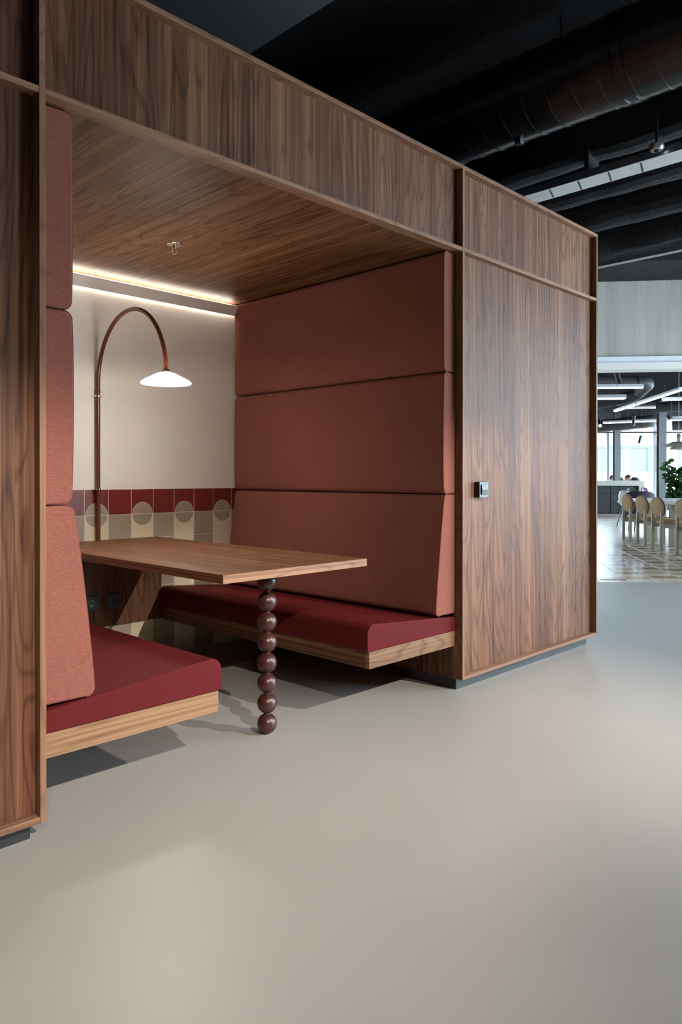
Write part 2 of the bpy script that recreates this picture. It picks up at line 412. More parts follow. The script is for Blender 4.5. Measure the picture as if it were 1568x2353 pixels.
tray = thing('cable_tray', 'galvanised perforated cable tray on a black ceiling rib', 'cable tray', (1.51, -1.0, 3.1))
obj('tray_pan', B(1.42, 1.595, -3.0, 2.9, 3.100, 3.104), 'tray', tray)
for x in (1.42, 1.593): obj('tray_side', B(x, x + 0.002, -3.0, 2.9, 3.104, 3.15), 'steel', tray)
for k, y in enumerate([-0.35 + 0.21 * i for i in range(5)]):
    hb = bm_new()
    for j in range(12):
        x = 1.435 + 0.0127 * j; yy = y + 0.05 * j / 12
        box(hb, x, x + 0.006, yy, yy + 0.012, 3.0985, 3.1005)
    obj('slot_row', hb, 'black_metal', tray)
for y in (-2, 0, 2): obj('hanger_bracket', B(1.43, 1.585, y, y + 0.03, 3.14, 3.30), 'black_metal', tray)
sens = thing('smoke_detector', 'small round silver detector fixed beside the cable tray', 'detector', (1.365, -0.47, 3.13))
obj('base', lathe([(0.0, 3.115), (0.035, 3.115), (0.045, 3.13), (0.045, 3.15), (0, 3.15)], 20, center=(1.365, -0.47, 0)), 'steel', sens, smooth='angle')
obj('lens', lathe([(0.0, 3.103), (0.014, 3.106), (0.016, 3.116), (0, 3.116)], 16, center=(1.365, -0.47, 0)), 'black_gloss', sens, smooth='angle')
obj('stem', tube([(1.365, -0.47, 3.15), (1.365, -0.47, 3.75)], 0.008, 8), 'black_metal', sens)
strip = tag(obj('conduit', B(3.60, 3.67, -0.8, 1.05, 3.14, 3.18), 'steel'), 'thin grey metal conduit running along the black ceiling beside the concrete header', 'conduit')

# ================================================================== THE BOOTH
Lx = -2.2207; H = 2.758; Z1 = 2.308; Z0 = 0.0557; XA = 1.569; XL = -3.79; BK = 1.836; FT = 0.02; RC = 0.04; HT = 2.308
booth = thing('booth', 'walnut-panelled seating booth with open front, white back wall and tiled dado', 'booth', (-1.11, 0.9, 0))
# uprights (posts) of the frame
for x0, x1 in ((XL, XL + FT), (Lx - FT, Lx), (0.0, FT), (XA - FT, XA)):
    obj('post', B(x0, x1, 0, 0.06, Z0, H - FT), 'lipping_z', booth, bevel=0.0015)
# level lippings
obj('top_rail', B(XL, -0.002, 0, 0.06, H - FT, H), 'lipping_x', booth, bevel=0.0015)
obj('top_rail', B(0.0, XA, 0, 0.06, H - FT, H), 'lipping_x', booth, bevel=0.0015)
for x0, x1 in ((XL + FT, Lx - FT), (Lx, 0.0), (FT, XA - FT)):
    obj('middle_rail', B(x0, x1, 0.001, 0.06, Z1, Z1 + FT), 'lipping_x', booth, bevel=0.0015)
for x0, x1 in ((XL + FT, Lx - FT), (FT, XA - FT)):
    obj('bottom_rail', B(x0, x1, 0.001, 0.06, Z0, Z0 + FT), 'lipping_x', booth, bevel=0.0015)
# veneered panels set back in the frame
for x0, x1 in ((XL + FT, Lx - FT), (Lx, 0.0), (FT, XA - FT)):
    obj('fascia_panel', B(x0, x1, RC, RC + 0.02, Z1 + FT, H - FT), 'walnut_z', booth)
for x0, x1 in ((XL + FT, Lx - FT), (FT, XA - FT)):
    obj('front_panel', B(x0, x1, RC, RC + 0.02, Z0 + FT, Z1), 'walnut_z', booth)
# reveals and outer sides, roof, ceiling
obj('side_panel', B(0.001, 0.02, 0.06, BK + 0.06, Z0, Z1), 'walnut_zs', booth)
obj('side_panel', B(Lx - 0.02, Lx - 0.001, 0.06, BK + 0.06, Z0, Z1), 'walnut_zs', booth)
obj('side_panel', B(XA - 0.022, XA - 0.002, 0.06, BK + 0.06, Z0, H - FT), 'walnut_zs', booth)
obj('side_panel', B(XL + 0.002, XL + 0.022, 0.06, BK + 0.06, Z0, H - FT), 'walnut_zs', booth)
obj('roof_panel', B(XL + 0.02, XA - 0.02, 0.06, BK + 0.06, H - FT - 0.02, H - FT - 0.001), 'walnut_y', booth)
obj('ceiling_panel', B(Lx, 0.0, 0.06, BK + 0.03, HT + 0.002, HT + 0.022), 'walnut_y', booth)
obj('plinth', B(0.002, XA - 0.075, 0.0425, BK, 0, Z0), 'plinth', booth)
obj('plinth', B(XL + 0.05, Lx - 0.034, 0.0425, BK, 0, Z0), 'plinth', booth)
# back wall: plaster above, grout bed and tiles below
ZT = 1.0488; TP = 0.1522; X0 = -1.1748
obj('wall_plaster', B(Lx, 0.0, BK + 0.002, BK + 0.06, ZT, HT), 'plaster', booth)
bw = obj('tile_bed', B(Lx, 0.0, BK + 0.0012, BK + 0.06, 0.0, ZT - 0.001), 'grout', booth)
G = 0.0020
def poly_tile(pts, m):
    return obj('tile', prism(pts, 'Y', BK, BK + 0.007), m, bw)
BX, BY = -1.11, 0.9
sq = {}
def square_tile(x, z0, z1, m, w):
    key = (m, round(z1 - z0, 4), round(w, 4))
    if key not in sq:
        o = obj('tile', B(0, w - 2 * G, 0, 0.007, 0, z1 - z0), m, bw, world=False); sq[key] = o
    else:
        o = link_copy(sq[key], bw)
    o.location = (x + G - BX, BK - BY, z0)
CR = 0.071
for i in range(-7, 9):
    xa = X0 + i * TP; xb = xa + TP
    xa2 = max(xa, Lx); xb2 = min(xb, 0.0)
    if xb2 - xa2 < 0.02: continue
    circ = (i % 2 == 0)
    full = (xa2 == xa and xb2 == xb)
    cx = (xa + xb) / 2
    for row in range(7):
        zt = ZT - row * TP - G; zb = ZT - (row + 1) * TP + G
        zb = max(zb, 0.002)
        if circ and full and row in (0, 1):
            m = 'tile_red' if row == 0 else 'tile_cream'
            zc = ZT - TP
            n = 20
            if row == 0:
                arc = [(cx + CR * math.cos(PI * k / n), zc + G + (CR) * math.sin(PI * k / n)) for k in range(n + 1)]
                prof = [(xb - G, zb), (xb - G, zt), (xa + G, zt), (xa + G, zb)] + list(reversed(arc))
                ins = [(cx + (CR - 0.0030) * math.cos(PI * k / n), zc + G + (CR - 0.0030) * math.sin(PI * k / n)) for k in range(n + 1)]
            else:
                arc = [(cx + CR * math.cos(PI + PI * k / n), zc - G + CR * math.sin(PI + PI * k / n)) for k in range(n + 1)]
                prof = [(xa + G, zt), (xa + G, zb), (xb - G, zb), (xb - G, zt)] + list(reversed(arc))
                ins = [(cx + (CR - 0.0030) * math.cos(PI + PI * k / n), zc - G + (CR - 0.0030) * math.sin(PI + PI * k / n)) for k in range(n + 1)]
            poly_tile(prof, m)
            poly_tile(ins, 'tile_grey')
        else:
            m = 'tile_red' if row == 0 else ('tile_cream' if circ else 'tile_grey')
            square_tile(xa2, zb, zt, m, xb2 - xa2)
# lit cove board along the top of the back wall
cove = thing('cove_light', 'long white slanted cove board with warm light behind it, under the booth ceiling', 'light', (-1.11, 1.80, 2.26))
y0c, z0c, y1c, z1c = 1.812, 2.224, 1.772, 2.280
dv = Vector((y1c - y0c, z1c - z0c)).normalized(); nv = Vector((dv.y, -dv.x)) * 0.007
obj('board', prism([(y0c, z0c), (y1c, z1c), (y1c + nv.x, z1c + nv.y), (y0c + nv.x, z0c + nv.y)], 'X', Lx + 0.11, -0.096), 'cove', cove)
obj('lip', prism([(y1c, z1c), (y1c + 0.001, z1c + 0.003), (y1c + 0.012, z1c + 0.003), (y1c + 0.012, z1c)], 'X', Lx + 0.11, -0.10), 'cove', cove)
obj('led_strip', B(Lx + 0.12, -0.105, 1.822, 1.829, 2.270, 2.277), 'led', cove)
obj('clip', B(-0.112, -0.104, 1.79, BK, 2.285, 2.291), 'white_metal', cove)
obj('clip', B(Lx + 0.112, Lx + 0.12, 1.79, BK, 2.285, 2.291), 'white_metal', cove)

# wood panel with sockets under the table
apron = thing('socket_panel', 'dark walnut panel with power sockets on the tiled wall under the table', 'panel', (-1.11, 1.82, 0.237))
obj('board', B(-1.545, -0.672, BK - 0.02, BK - 0.0005, 0.237, 0.7125), 'walnut_z', apron)
def socket(x, lab):
    s = thing('wall_socket', lab, 'socket', (x, BK - 0.02, 0.384), group='sockets on the panel under the table')
    y = BK - 0.02
    bm = bm_new(); n = 28
    obj('plate', B(x - 0.0425, x + 0.0425, y - 0.010, y - 0.0002, 0.3415, 0.4265), 'black_plastic', s, bevel=0.002)
    ringb = bm_new(); rr = []
    for rad, yy in ((0.0225, y - 0.0125), (0.0195, y - 0.0125), (0.0195, y - 0.0102)):
        rr.append([ringb.verts.new((x + rad * math.cos(2 * PI * k / n), yy, 0.384 + rad * math.sin(2 * PI * k / n))) for k in range(n)])
    out = [ringb.verts.new((x + 0.0225 * math.cos(2 * PI * k / n), y - 0.0095, 0.384 + 0.0225 * math.sin(2 * PI * k / n))) for k in range(n)]
    rr.insert(0, out)
    for a, b in zip(rr[:-1], rr[1:]):
        for k in range(n): ringb.faces.new([a[k], a[(k + 1) % n], b[(k + 1) % n], b[k]])
    ringb.faces.new(rr[-1])
    obj('socket_well', ringb, 'black_gloss', s)
    for dx in (-0.0095, 0.0095):
        obj('pin_hole', B(x + dx - 0.0024, x + dx + 0.0024, y - 0.0108, y - 0.0101, 0.3816, 0.3864), 'sealed_dark', s)
    for dz in (-0.0185, 0.0165):
        obj('earth_clip', B(x - 0.002, x + 0.002, y - 0.0125, y - 0.0102, 0.384 + dz, 0.384 + dz + 0.003), 'chrome', s)
socket(-0.998, 'black power socket in full view on the walnut panel under the table')
socket(-1.143, 'black power socket on the walnut panel, half hidden behind a back cushion')

# light switch on the front panel
sw = thing('light_switch', 'square black rocker light switch on the walnut panel beside the booth opening', 'switch', (0.21, RC, 1.055))
obj('back_box', B(0.168, 0.252, 0.012, RC, 1.013, 1.097), 'black_plastic', sw, bevel=0.003)
obj('frame', B(0.166, 0.254, 0.006, 0.013, 1.011, 1.099), 'black_plastic', sw, bevel=0.002)
obj('rocker', prism([(0.007, 1.027), (0.001, 1.027), (-0.002, 1.055), (0.002, 1.083), (0.007, 1.083)], 'X', 0.182, 0.238), 'black_plastic', sw, bevel=0.001)

# sprinkler
sp = thing('fire_sprinkler', 'small chrome fire sprinkler in the walnut booth ceiling', 'sprinkler', (-1.11, 0.994, HT))
c = (-1.11, 0.994, HT + 0.002)
obj('escutcheon', lathe([(0.0, -0.004), (0.018, -0.006), (0.036, -0.003), (0.040, 0.0), (0, 0.0)], 28, center=c), 'chrome', sp, smooth=True)
obj('nozzle', lathe([(0.0, -0.022), (0.009, -0.02), (0.011, -0.004), (0, -0.004)], 16, center=c), 'chrome', sp, smooth='angle')
for s in (-1, 1):
    obj('frame_arm', tube([Vector(c) + Vector((s * 0.009, 0, -0.018)), Vector(c) + Vector((s * 0.013, 0, -0.030)), Vector(c) + Vector((s * 0.004, 0, -0.046))], 0.002, 8), 'chrome', sp, smooth=True)
obj('glass_bulb', tube([Vector(c) + Vector((0, 0, -0.020)), Vector(c) + Vector((0, 0, -0.043))], 0.0022, 8), 'tile_red', sp, smooth=True)
obj('deflector', lathe([(0, -0.048), (0.014, -0.049), (0.015, -0.047), (0, -0.045)], 20, center=c), 'chrome', sp)

# ================================================================== BENCHES
def arc(cx, cz, r, a0, a1, n=6):
    return [(cx + r * math.cos(a0 + (a1 - a0) * k / n), cz + r * math.sin(a0 + (a1 - a0) * k / n)) for k in range(n + 1)]
def bench(label, wallx, s, seat, frame, backs, bottom):
    """s=+1: the bench grows towards +x from wallx. profiles are written as (distance from the wall, z)"""
    t = thing('upholstered_bench', label, 'bench', (wallx + s * 0.35, 0.9, 0.23))
    X = lambda d: wallx + s * d
    yf, yb = 0.046, BK - 0.024
    e = frame
    obj('base_board', B(X(0.001), X(e), yf, yf + 0.022, 0.2325, 0.311), 'oak_x', t, bevel=0.001)
    obj('base_board', B(X(e - 0.022), X(e - 0.0005), yf + 0.022, yb, 0.2325, 0.311), 'walnut_yz', t)
    obj('base_deck', B(X(0.001), X(e - 0.022), yf + 0.022, yb, 0.236, 0.305), 'walnut_y', t)
    # leather seat, rising towards its rounded front
    pr = [(0.001, 0.3115), (seat - 0.006, 0.3115), (seat, 0.318)] + arc(seat - 0.045, 0.392, 0.045, 0, PI / 2 - 0.10, 8) + [(0.001, 0.384)]
    q = [(X(a), b) for a, b in pr]
    so = obj('seat_cushion', prism(q, 'Y', yf - 0.002, yb), 'leather', t, bevel=0.004, seg=3, smooth='angle')
    edge = [(X(a - 0.002), yf + 0.001, b - 0.001) for a, b in pr[2:]]
    obj('piping', tube(edge, 0.0028, 8), 'leather', so, smooth=True)
    # three back cushions, one above the other
    for (z0, z1, d0, d1, bulge) in backs:
        r = 0.028; cs = []
        n = 14
        low = arc(d0 - r, z0 + r, r, -PI / 2, 0, 5); up = arc(d1 - r, z1 - r, r, 0, PI / 2, 5)
        mid = []
        for k in range(1, n):
            u = k / n
            d = d0 + (d1 - d0) * u + bulge * math.sin(PI * u) ** 0.6
            mid.append((d, z0 + r + (z1 - z0 - 2 * r) * u))
        pr = [(0.001, z0)] + low + mid + up + [(0.001, z1)]
        q = [(X(a), b) for a, b in pr]
        bo = obj('back_cushion', prism(q, 'Y', yf, yb), 'fabric', t, bevel=0.008, seg=3, smooth='angle')
        edge = [(X(a - 0.003), yf + 0.003, b + (0.002 if i == 0 else 0)) for i, (a, b) in enumerate(pr[1:-1])]
        obj('piping', tube(edge, 0.0026, 8), 'piping', bo, smooth=True)
    return t
bench('burgundy leather bench with rust back cushions on the booth side nearer the light switch', -0.0005, -1, 0.690, 0.6775,
      [(0.405, 1.032, 0.168, 0.098, 0.004), (1.036, 1.671, 0.102, 0.100, 0.004), (1.675, 2.302, 0.100, 0.098, 0.003)], 0)
bench('burgundy leather bench with rust back cushions on the booth side away from the light switch', Lx + 0.0005, 1, 0.698, 0.6855,
      [(0.400, 1.032, 0.186, 0.118, 0.005), (1.036, 1.661, 0.108, 0.110, 0.005), (1.665, 2.302, 0.108, 0.108, 0.004)], 0)

# ================================================================== TABLE
tb = thing('table', 'walnut booth table with a single leg of stacked oxblood wooden balls', 'table', (-1.12, 0.24, 0))
TX0, TX1, TY, TZ0, TZ1 = -1.5128, -0.6975, 0.0431, 0.7136, 0.7489
top = obj('table_top', B(TX0, TX1, TY + 0.002, BK - 0.001, TZ0, TZ1), 'walnut_y', tb, bevel=0.0015)
obj('edge_lipping', B(TX0, TX1, TY, TY + 0.002, TZ0 + 0.0008, TZ1 - 0.0008), 'lipping_x', tb)
LXp, LYp = -1.128, 0.243
leg = obj('leg', lathe([(0, 0), (0.012, 0), (0.012, 0.004), (0.012, 0.005), (0.012, 0.709), (0.05, 0.710), (0.05, 0.7134), (0, 0.7134)], 24, center=(LXp, LYp, 0)), 'lacquer', tb, smooth='angle')
nb = 8; pb = 0.7120 / nb
prof = []
for k in range(25):
    a = -PI / 2 + PI * k / 24
    prof.append((max(0.0135, 0.0432 * math.cos(a)), 0.0441 * math.sin(a)))
bead = obj('bead', lathe(prof, 36), 'lacquer', leg, smooth=True, world=False)
bx = LXp + 1.12; by = LYp - 0.24
bead.location = (bx, by, pb * 0.5)
for k in range(1, nb):
    c2 = link_copy(bead, leg); c2.location = (bx, by, pb * (k + 0.5))

# ================================================================== ARC LAMP
lm = thing('arc_wall_lamp', 'arched oxblood tube lamp on the booth back wall with a lit white glass shade', 'lamp', (-1.10, BK, 0.75))
PX, PY, SY = -1.10, 1.815, 1.088
pts = [(PX, PY, 0.7495), (PX, PY, 1.2), (PX, PY, 1.595)]
obj('lower_tube', tube(pts, 0.0125, 16), 'copper', lm, smooth='angle')
cy = (PY + SY) / 2; hw = (PY - SY) / 2; zb = 1.665; ht = 0.385
pts = [(PX, PY, 1.595), (PX, PY, 1.64)] + [(PX, cy + hw * math.cos(PI * k / 40), zb + ht * math.sin(PI * k / 40)) for k in range(41)]
obj('arched_tube', tube(pts, 0.0118, 16), 'copper', lm, smooth='angle')
for z in (1.052, 1.598):
    rb = tube([(PX, PY, z - 0.005), (PX, PY, z + 0.005)], 0.0185, 20)
    cl = obj('wall_clip', rb, 'chrome', lm, smooth='angle')
    obj('clip_ear', B(PX - 0.030, PX + 0.030, PY + 0.004, PY + 0.0205, z - 0.004, z + 0.004), 'chrome', cl, bevel=0.002)
obj('tube_joint', lathe([(0.0125, 1.618), (0.0155, 1.62), (0.0155, 1.628), (0.0125, 1.63)], 20, center=(PX, PY, 0)), 'copper', lm, smooth='angle')
SZ = 1.606
sh = [(0.030, 0.060), (0.045, 0.056), (0.085, 0.036), (0.120, 0.017), (0.129, 0.008), (0.127, 0.002), (0.121, 0.002), (0.080, 0.030), (0.042, 0.050), (0.030, 0.054), (0.030, 0.060)]
obj('glass_shade', lathe(sh, 48, center=(PX, SY, SZ)), 'opal', lm, smooth=True)
obj('shade_holder', lathe([(0, 0.056), (0.034, 0.056), (0.036, 0.064), (0.026, 0.067), (0.018, 0.078), (0.0125, 0.080), (0, 0.080)], 28, center=(PX, SY, SZ)), 'chrome', lm, smooth='angle')
obj('bulb', lathe([(0, -0.012), (0.012, -0.008), (0.019, 0.004), (0.019, 0.016), (0.012, 0.036), (0.012, 0.054), (0, 0.054)], 20, center=(PX, SY, SZ)), 'bulb', lm, smooth=True)
pl = bpy.data.lights.new('lamp_glow', 'POINT'); pl.energy = 7.5; pl.color = (1.0, 0.93, 0.82); pl.shadow_soft_size = 0.018
po = bpy.data.objects.new('lamp_glow', pl); COL.objects.link(po); po.location = (PX, SY, SZ - 0.03)

# ================================================================== TRACK SPOTS in front of the booth
trk = thing('light_track', 'black lighting track hung in front of the booth', 'light track', (-1.6, -3.4, 2.9))
obj('rail', B(-4.6, 1.7, -3.415, -3.385, 2.90, 2.93), 'black_metal', trk, bevel=0.002)
for x in (-4.4, -1.7, 1.0): obj('wire', tube([(x, -3.4, 2.93), (x, -3.4, 3.75)], 0.002, 6), 'black_metal', trk)
def spot_fixture(p, aim, label):
    p = Vector(p); d = (Vector(aim) - p).normalized()
    s = thing('track_spotlight', label, 'spotlight', (p.x, -3.4, 2.9), group='spotlights on the track in front of the booth')
    bm = tube([p - d * 0.13, p - d * 0.125, p + d * -0.02, p + d * 0.004, p + d * -0.015], 0.034, 20, radii=[0.028, 0.034, 0.034, 0.034, 0.026], caps=True)
    obj('housing', bm, 'black_metal', s, smooth='angle')
    q = p - d * 0.08
    obj('arm', tube([q, (q.x, -3.4, 2.875), (q.x, -3.4, 2.899)], 0.006, 8), 'black_metal', s)
    obj('adapter', B(q.x - 0.05, q.x + 0.05, -3.412, -3.388, 2.878, 2.8995), 'black_metal', s)
    return s
for i, (p, a, e, ang, vis) in enumerate(SPOTS):
    fx = spot_fixture(p, a, ('black track spotlight with an added beam plate, aimed into the booth' if vis else 'black cylindrical track spotlight added as fill'))
    if vis:     # flat plate added above the lens, unseen, cutting the beam off above 26 degrees below level
        az = Vector((a[0] - p[0], a[1] - p[1], 0)).normalized(); sd = Vector((az.y, -az.x, 0))
        dp = math.radians(25.0); dv_ = az * math.cos(dp) - Vector((0, 0, math.sin(dp))); nn = sd.cross(dv_)
        if nn.z < 0: nn = -nn
        o_ = Vector(p) + nn * 0.036 + dv_ * 0.0
        o2 = Vector(p) + dv_ * 0.16 + nn * 0.008
        vb = bm_new(); q4 = [o_ - sd * 0.05, o_ + sd * 0.05, o2 + sd * 0.17, o2 - sd * 0.17]
        A_ = [vb.verts.new(v) for v in q4]; B_ = [vb.verts.new(v + nn * 0.004) for v in q4]
        vb.faces.new(A_); vb.faces.new(list(reversed(B_)))
        for k in range(4): vb.faces.new([A_[k], B_[k], B_[(k + 1) % 4], A_[(k + 1) % 4]])
        bmesh.ops.recalc_face_normals(vb, faces=vb.faces)
        obj('added_visor', vb, 'black_metal', fx)
    d = (Vector(a) - Vector(p)).normalized()
    spot('track_spot', Vector(p) + d * 0.012, a, e, ang, 1.0, WARM, 0.007)

# ================================================================== THE DINING HALL beyond the opening
HZ = 3.15
M['hall_base'] = simple('pale hall screed', (0.70, 0.66, 0.60), rough=0.25, var=0.06, scale=2)
M['tile_tan'] = wood('tan oak floor tile', 'X', across='Y', dark=(0.30, 0.20, 0.12), mid=(0.42, 0.30, 0.19), light=(0.52, 0.39, 0.26), rough=0.22, leaf=5)
M['tile_brown'] = wood('brown oak floor tile', 'X', across='Y', dark=(0.14, 0.085, 0.05), mid=(0.22, 0.14, 0.085), light=(0.30, 0.20, 0.125), rough=0.22, leaf=5)
M['tile_pale'] = wood('pale oak floor tile', 'X', across='Y', dark=(0.48, 0.40, 0.31), mid=(0.58, 0.49, 0.39), light=(0.66, 0.57, 0.46), rough=0.22, leaf=5)
M['taupe'] = simple('taupe stained oak', (0.34, 0.31, 0.25), rough=0.5, var=0.08)
M['boucle'] = simple('tan boucle', (0.50, 0.34, 0.19), rough=0.9, var=0.22, scale=160, bump=0.6)
M['plum'] = simple('plum velvet', (0.055, 0.040, 0.062), rough=0.8, var=0.1)
M['plum2'] = simple('purple plastic', (0.16, 0.08, 0.20), rough=0.5, var=0.05)
M['white_shell'] = simple('white plastic shell', (0.78, 0.79, 0.80), rough=0.4, var=0.02)
M['stone'] = simple('grey-green stone', (0.46, 0.46, 0.39), rough=0.5, var=0.14, scale=14)
M['cabinet'] = simple('dark cabinet front', (0.022, 0.026, 0.032), rough=0.5, var=0.1)
M['column'] = simple('grey painted steel', (0.13, 0.14, 0.155), rough=0.5, var=0.05)
M['black_hall'] = simple('black hall ceiling paint', (0.004, 0.004, 0.0045), rough=1.0, spec=0.02, var=0.3, scale=8)
M['duct_grey'] = simple('grey duct', (0.045, 0.047, 0.05), rough=0.5, spec=0.2, metal=0.0, var=0.12, scale=10)
M['leaf'] = simple('glossy green leaf', (0.035, 0.12, 0.028), rough=0.4, var=0.55, scale=5)
M['stem'] = simple('brown stem', (0.10, 0.07, 0.04), rough=0.8)
M['pot'] = simple('sand plaster pot', (0.50, 0.46, 0.40), rough=0.8)
M['shade_cream'] = simple('cream enamel shade', (0.60, 0.57, 0.48), rough=0.4, var=0.02)
M['skin'] = simple('skin', (0.50, 0.30, 0.22), rough=0.55, var=0.06)
M['hair'] = simple('dark hair', (0.02, 0.016, 0.014), rough=0.5, var=0.3, scale=90)
M['hair_red'] = simple('auburn hair', (0.10, 0.03, 0.03), rough=0.5, var=0.3, scale=90)
M['jacket'] = simple('dark blue jacket', (0.02, 0.028, 0.045), rough=0.8, var=0.2)
M['trousers'] = simple('dark trousers', (0.02, 0.02, 0.022), rough=0.85)
M['facade'] = simple('pale render facade', (0.62, 0.64, 0.66), rough=0.8, var=0.03, scale=1)
M['facade_frame'] = simple('blue-grey window frame', (0.040, 0.047, 0.054), rough=0.6)
M['facade_glass'] = simple('dim shop glass', (0.045, 0.056, 0.062), rough=0.5)
M['paving'] = simple('pale paving', (0.40, 0.40, 0.39), rough=0.85, var=0.08)

def hall_floor_mat():
    m, nt, b = mat('pale hall floor with wooden tiles')
    tc = nt.nodes.new('ShaderNodeTexCoord'); mp = nt.nodes.new('ShaderNodeMapping')
    mp.inputs['Rotation'].default_value = (0, 0, -(RFROT - math.atan2(0.62, 3.93)))
    L(nt, tc.outputs['Object'], mp.inputs[0])
    br = nt.nodes.new('ShaderNodeTexBrick'); L(nt, mp.outputs[0], br.inputs['Vector'])
    br.offset = 0.0; br.squash = 1.0
    for k_, v_ in (('Color1', (0.62, 0.54, 0.44, 1)), ('Color2', (0.40, 0.29, 0.19, 1)), ('Mortar', (0.70, 0.66, 0.60, 1)), ('Scale', 1.0), ('Mortar Size', 0.010), ('Brick Width', 0.30), ('Row Height', 0.20), ('Bias', -0.15)):
        br.inputs[k_].default_value = v_
    L(nt, br.outputs['Color'], b.inputs['Base Color']); b.inputs['Roughness'].default_value = 0.25
    return m
M['hall_base'] = hall_floor_mat()
hf = struct('floor_hall', quad_rf(1.0, 13.4, LF, 27.6, -0.15, 0.0, TILT), 'hall_base', 'pale polished hall floor with wooden tiles')
struct('ceiling_hall', quad_rf(1.0, 13.4, LF + 0.35, 27.6, HZ, HZ + 0.2, TILT), 'black_hall', 'black hall ceiling')
struct('wall_hall_left', quad_rf(0.9, 1.2, LF + 0.35, 27.4, 0, HZ, TILT), 'pale_wall', 'off-white hall wall behind the booth')
struct('wall_hall_front', quad_rf(6.0, 13.3, LF, LF + 0.3, 0, HZ, TILT), 'pale_wall', 'off-white hall wall beside the opening')
# far window wall: low sill, tall panes, dark mullions, clerestory band
ff = 26.9
struct('wall_hall_sill', quad_rf(1.2, 13.3, ff, ff + 0.25, 0, 0.12), 'column', 'dark sill under the far windows')
struct('wall_hall_band', quad_rf(1.2, 13.3, ff, ff + 0.25, 2.70, 2.76), 'black_metal', 'dark band over the far windows')
edges = [1.2 + 1.70 * i for i in range(8)]
k = 4
for a, b in zip(edges[:-1], edges[1:]):
    wo = struct('window_%d' % k, quad_rf(a + 0.04, b - 0.04, ff + 0.11, ff + 0.12, 0.12, HZ - 0.01), 'glass', 'tall clear window at the end of the dining hall'); k += 1
    obj('mullion', quad_rf(b - 0.04, b + 0.04, ff + 0.05, ff + 0.18, 0.12, HZ - 0.01), 'column', wo)
struct('wall_hall_right', quad_rf(13.1, 13.35, LF + 0.35, 26.9, 0, 0.2, TILT * 0), 'column', 'dark sill of the added side windows')
eg = [7.6 + 3.2 * i for i in range(7)]  # unseen side windows, added to bring more daylight into the hall
for a, b in zip(eg[:-1], eg[1:]):
    wo = struct('window_%d' % k, quad_rf(13.2, 13.21, a + 0.04, b - 0.04, 0.2, HZ - 0.01), 'glass', 'tall clear window added out of view along the side of the dining hall'); k += 1
    obj('mullion', quad_rf(13.14, 13.28, b - 0.05, b + 0.05, 0.2, HZ - 0.01), 'column', wo)

# wooden floor tiles, boards of three tones between pale joints, turned a little against the opening
TA = -math.atan2(0.62, 3.93)
def tile_frame(a, b):
    """a across, b along the joint lines"""
    return (2.2 + a * math.cos(TA) - b * math.sin(TA), 8.0 + a * math.sin(TA) + b * math.cos(TA))
protos = {}
cols_w = 0.30; bd = 0.20
tang = RFROT + TA
cnt = 0
for i in range(-3, 12):
    for j in range(0, 36):
        a = i * cols_w + cols_w / 2; b = j * bd + (0.5 * bd if i % 2 else 0) - 0.9
        r, f = tile_frame(a, b)
        lim = LF + TILT * r
        if f < lim + 0.16 or f > 12.3 or r / f < 0.315 or r / f > 0.50: continue
        tone = ('tile_brown', 'tile_pale', 'tile_tan', 'tile_pale')[(j + (i % 3)) % 4]
        if cnt >= 298: continue
        cnt += 1
        if tone not in protos:
            o = obj('floor_tile', B(-cols_w / 2 + 0.010, cols_w / 2 - 0.010, -bd / 2 + 0.004, bd / 2 - 0.004, 0.0, 0.004), tone, hf, world=False)
            protos[tone] = o
        else:
            o = link_copy(protos[tone], hf)
        o.location = RF(r, f, 0.0); o.rotation_euler = (0, 0, tang)

# --- dining chairs
def ell_disc(ry, rz, t, n=28, cy=0, cz=0, x=0.0, dome=0.012):
    bm = bm_new(); rings = []
    for (s, xx) in ((0.0, -t / 2 - dome), (0.55, -t / 2 - dome * 0.7), (0.88, -t / 2), (1.0, -t / 4), (1.0, t / 4), (0.88, t / 2), (0.55, t / 2 + dome * 0.7), (0.0, t / 2 + dome)):
        if s == 0: rings.append([bm.verts.new((x + xx, cy, cz))])
        else: rings.append([bm.verts.new((x + xx, cy + ry * s * math.cos(2 * PI * k / n), cz + rz * s * math.sin(2 * PI * k / n))) for k in range(n)])
    for a, b in zip(rings[:-1], rings[1:]):
        for k in range(n):
            u = []
            for v in (a[k % len(a)], a[(k + 1) % len(a)], b[(k + 1) % len(b)], b[k % len(b)]):
                if v not in u: u.append(v)
            bm.faces.new(u)
    bmesh.ops.recalc_face_normals(bm, faces=bm.faces)
    return bm
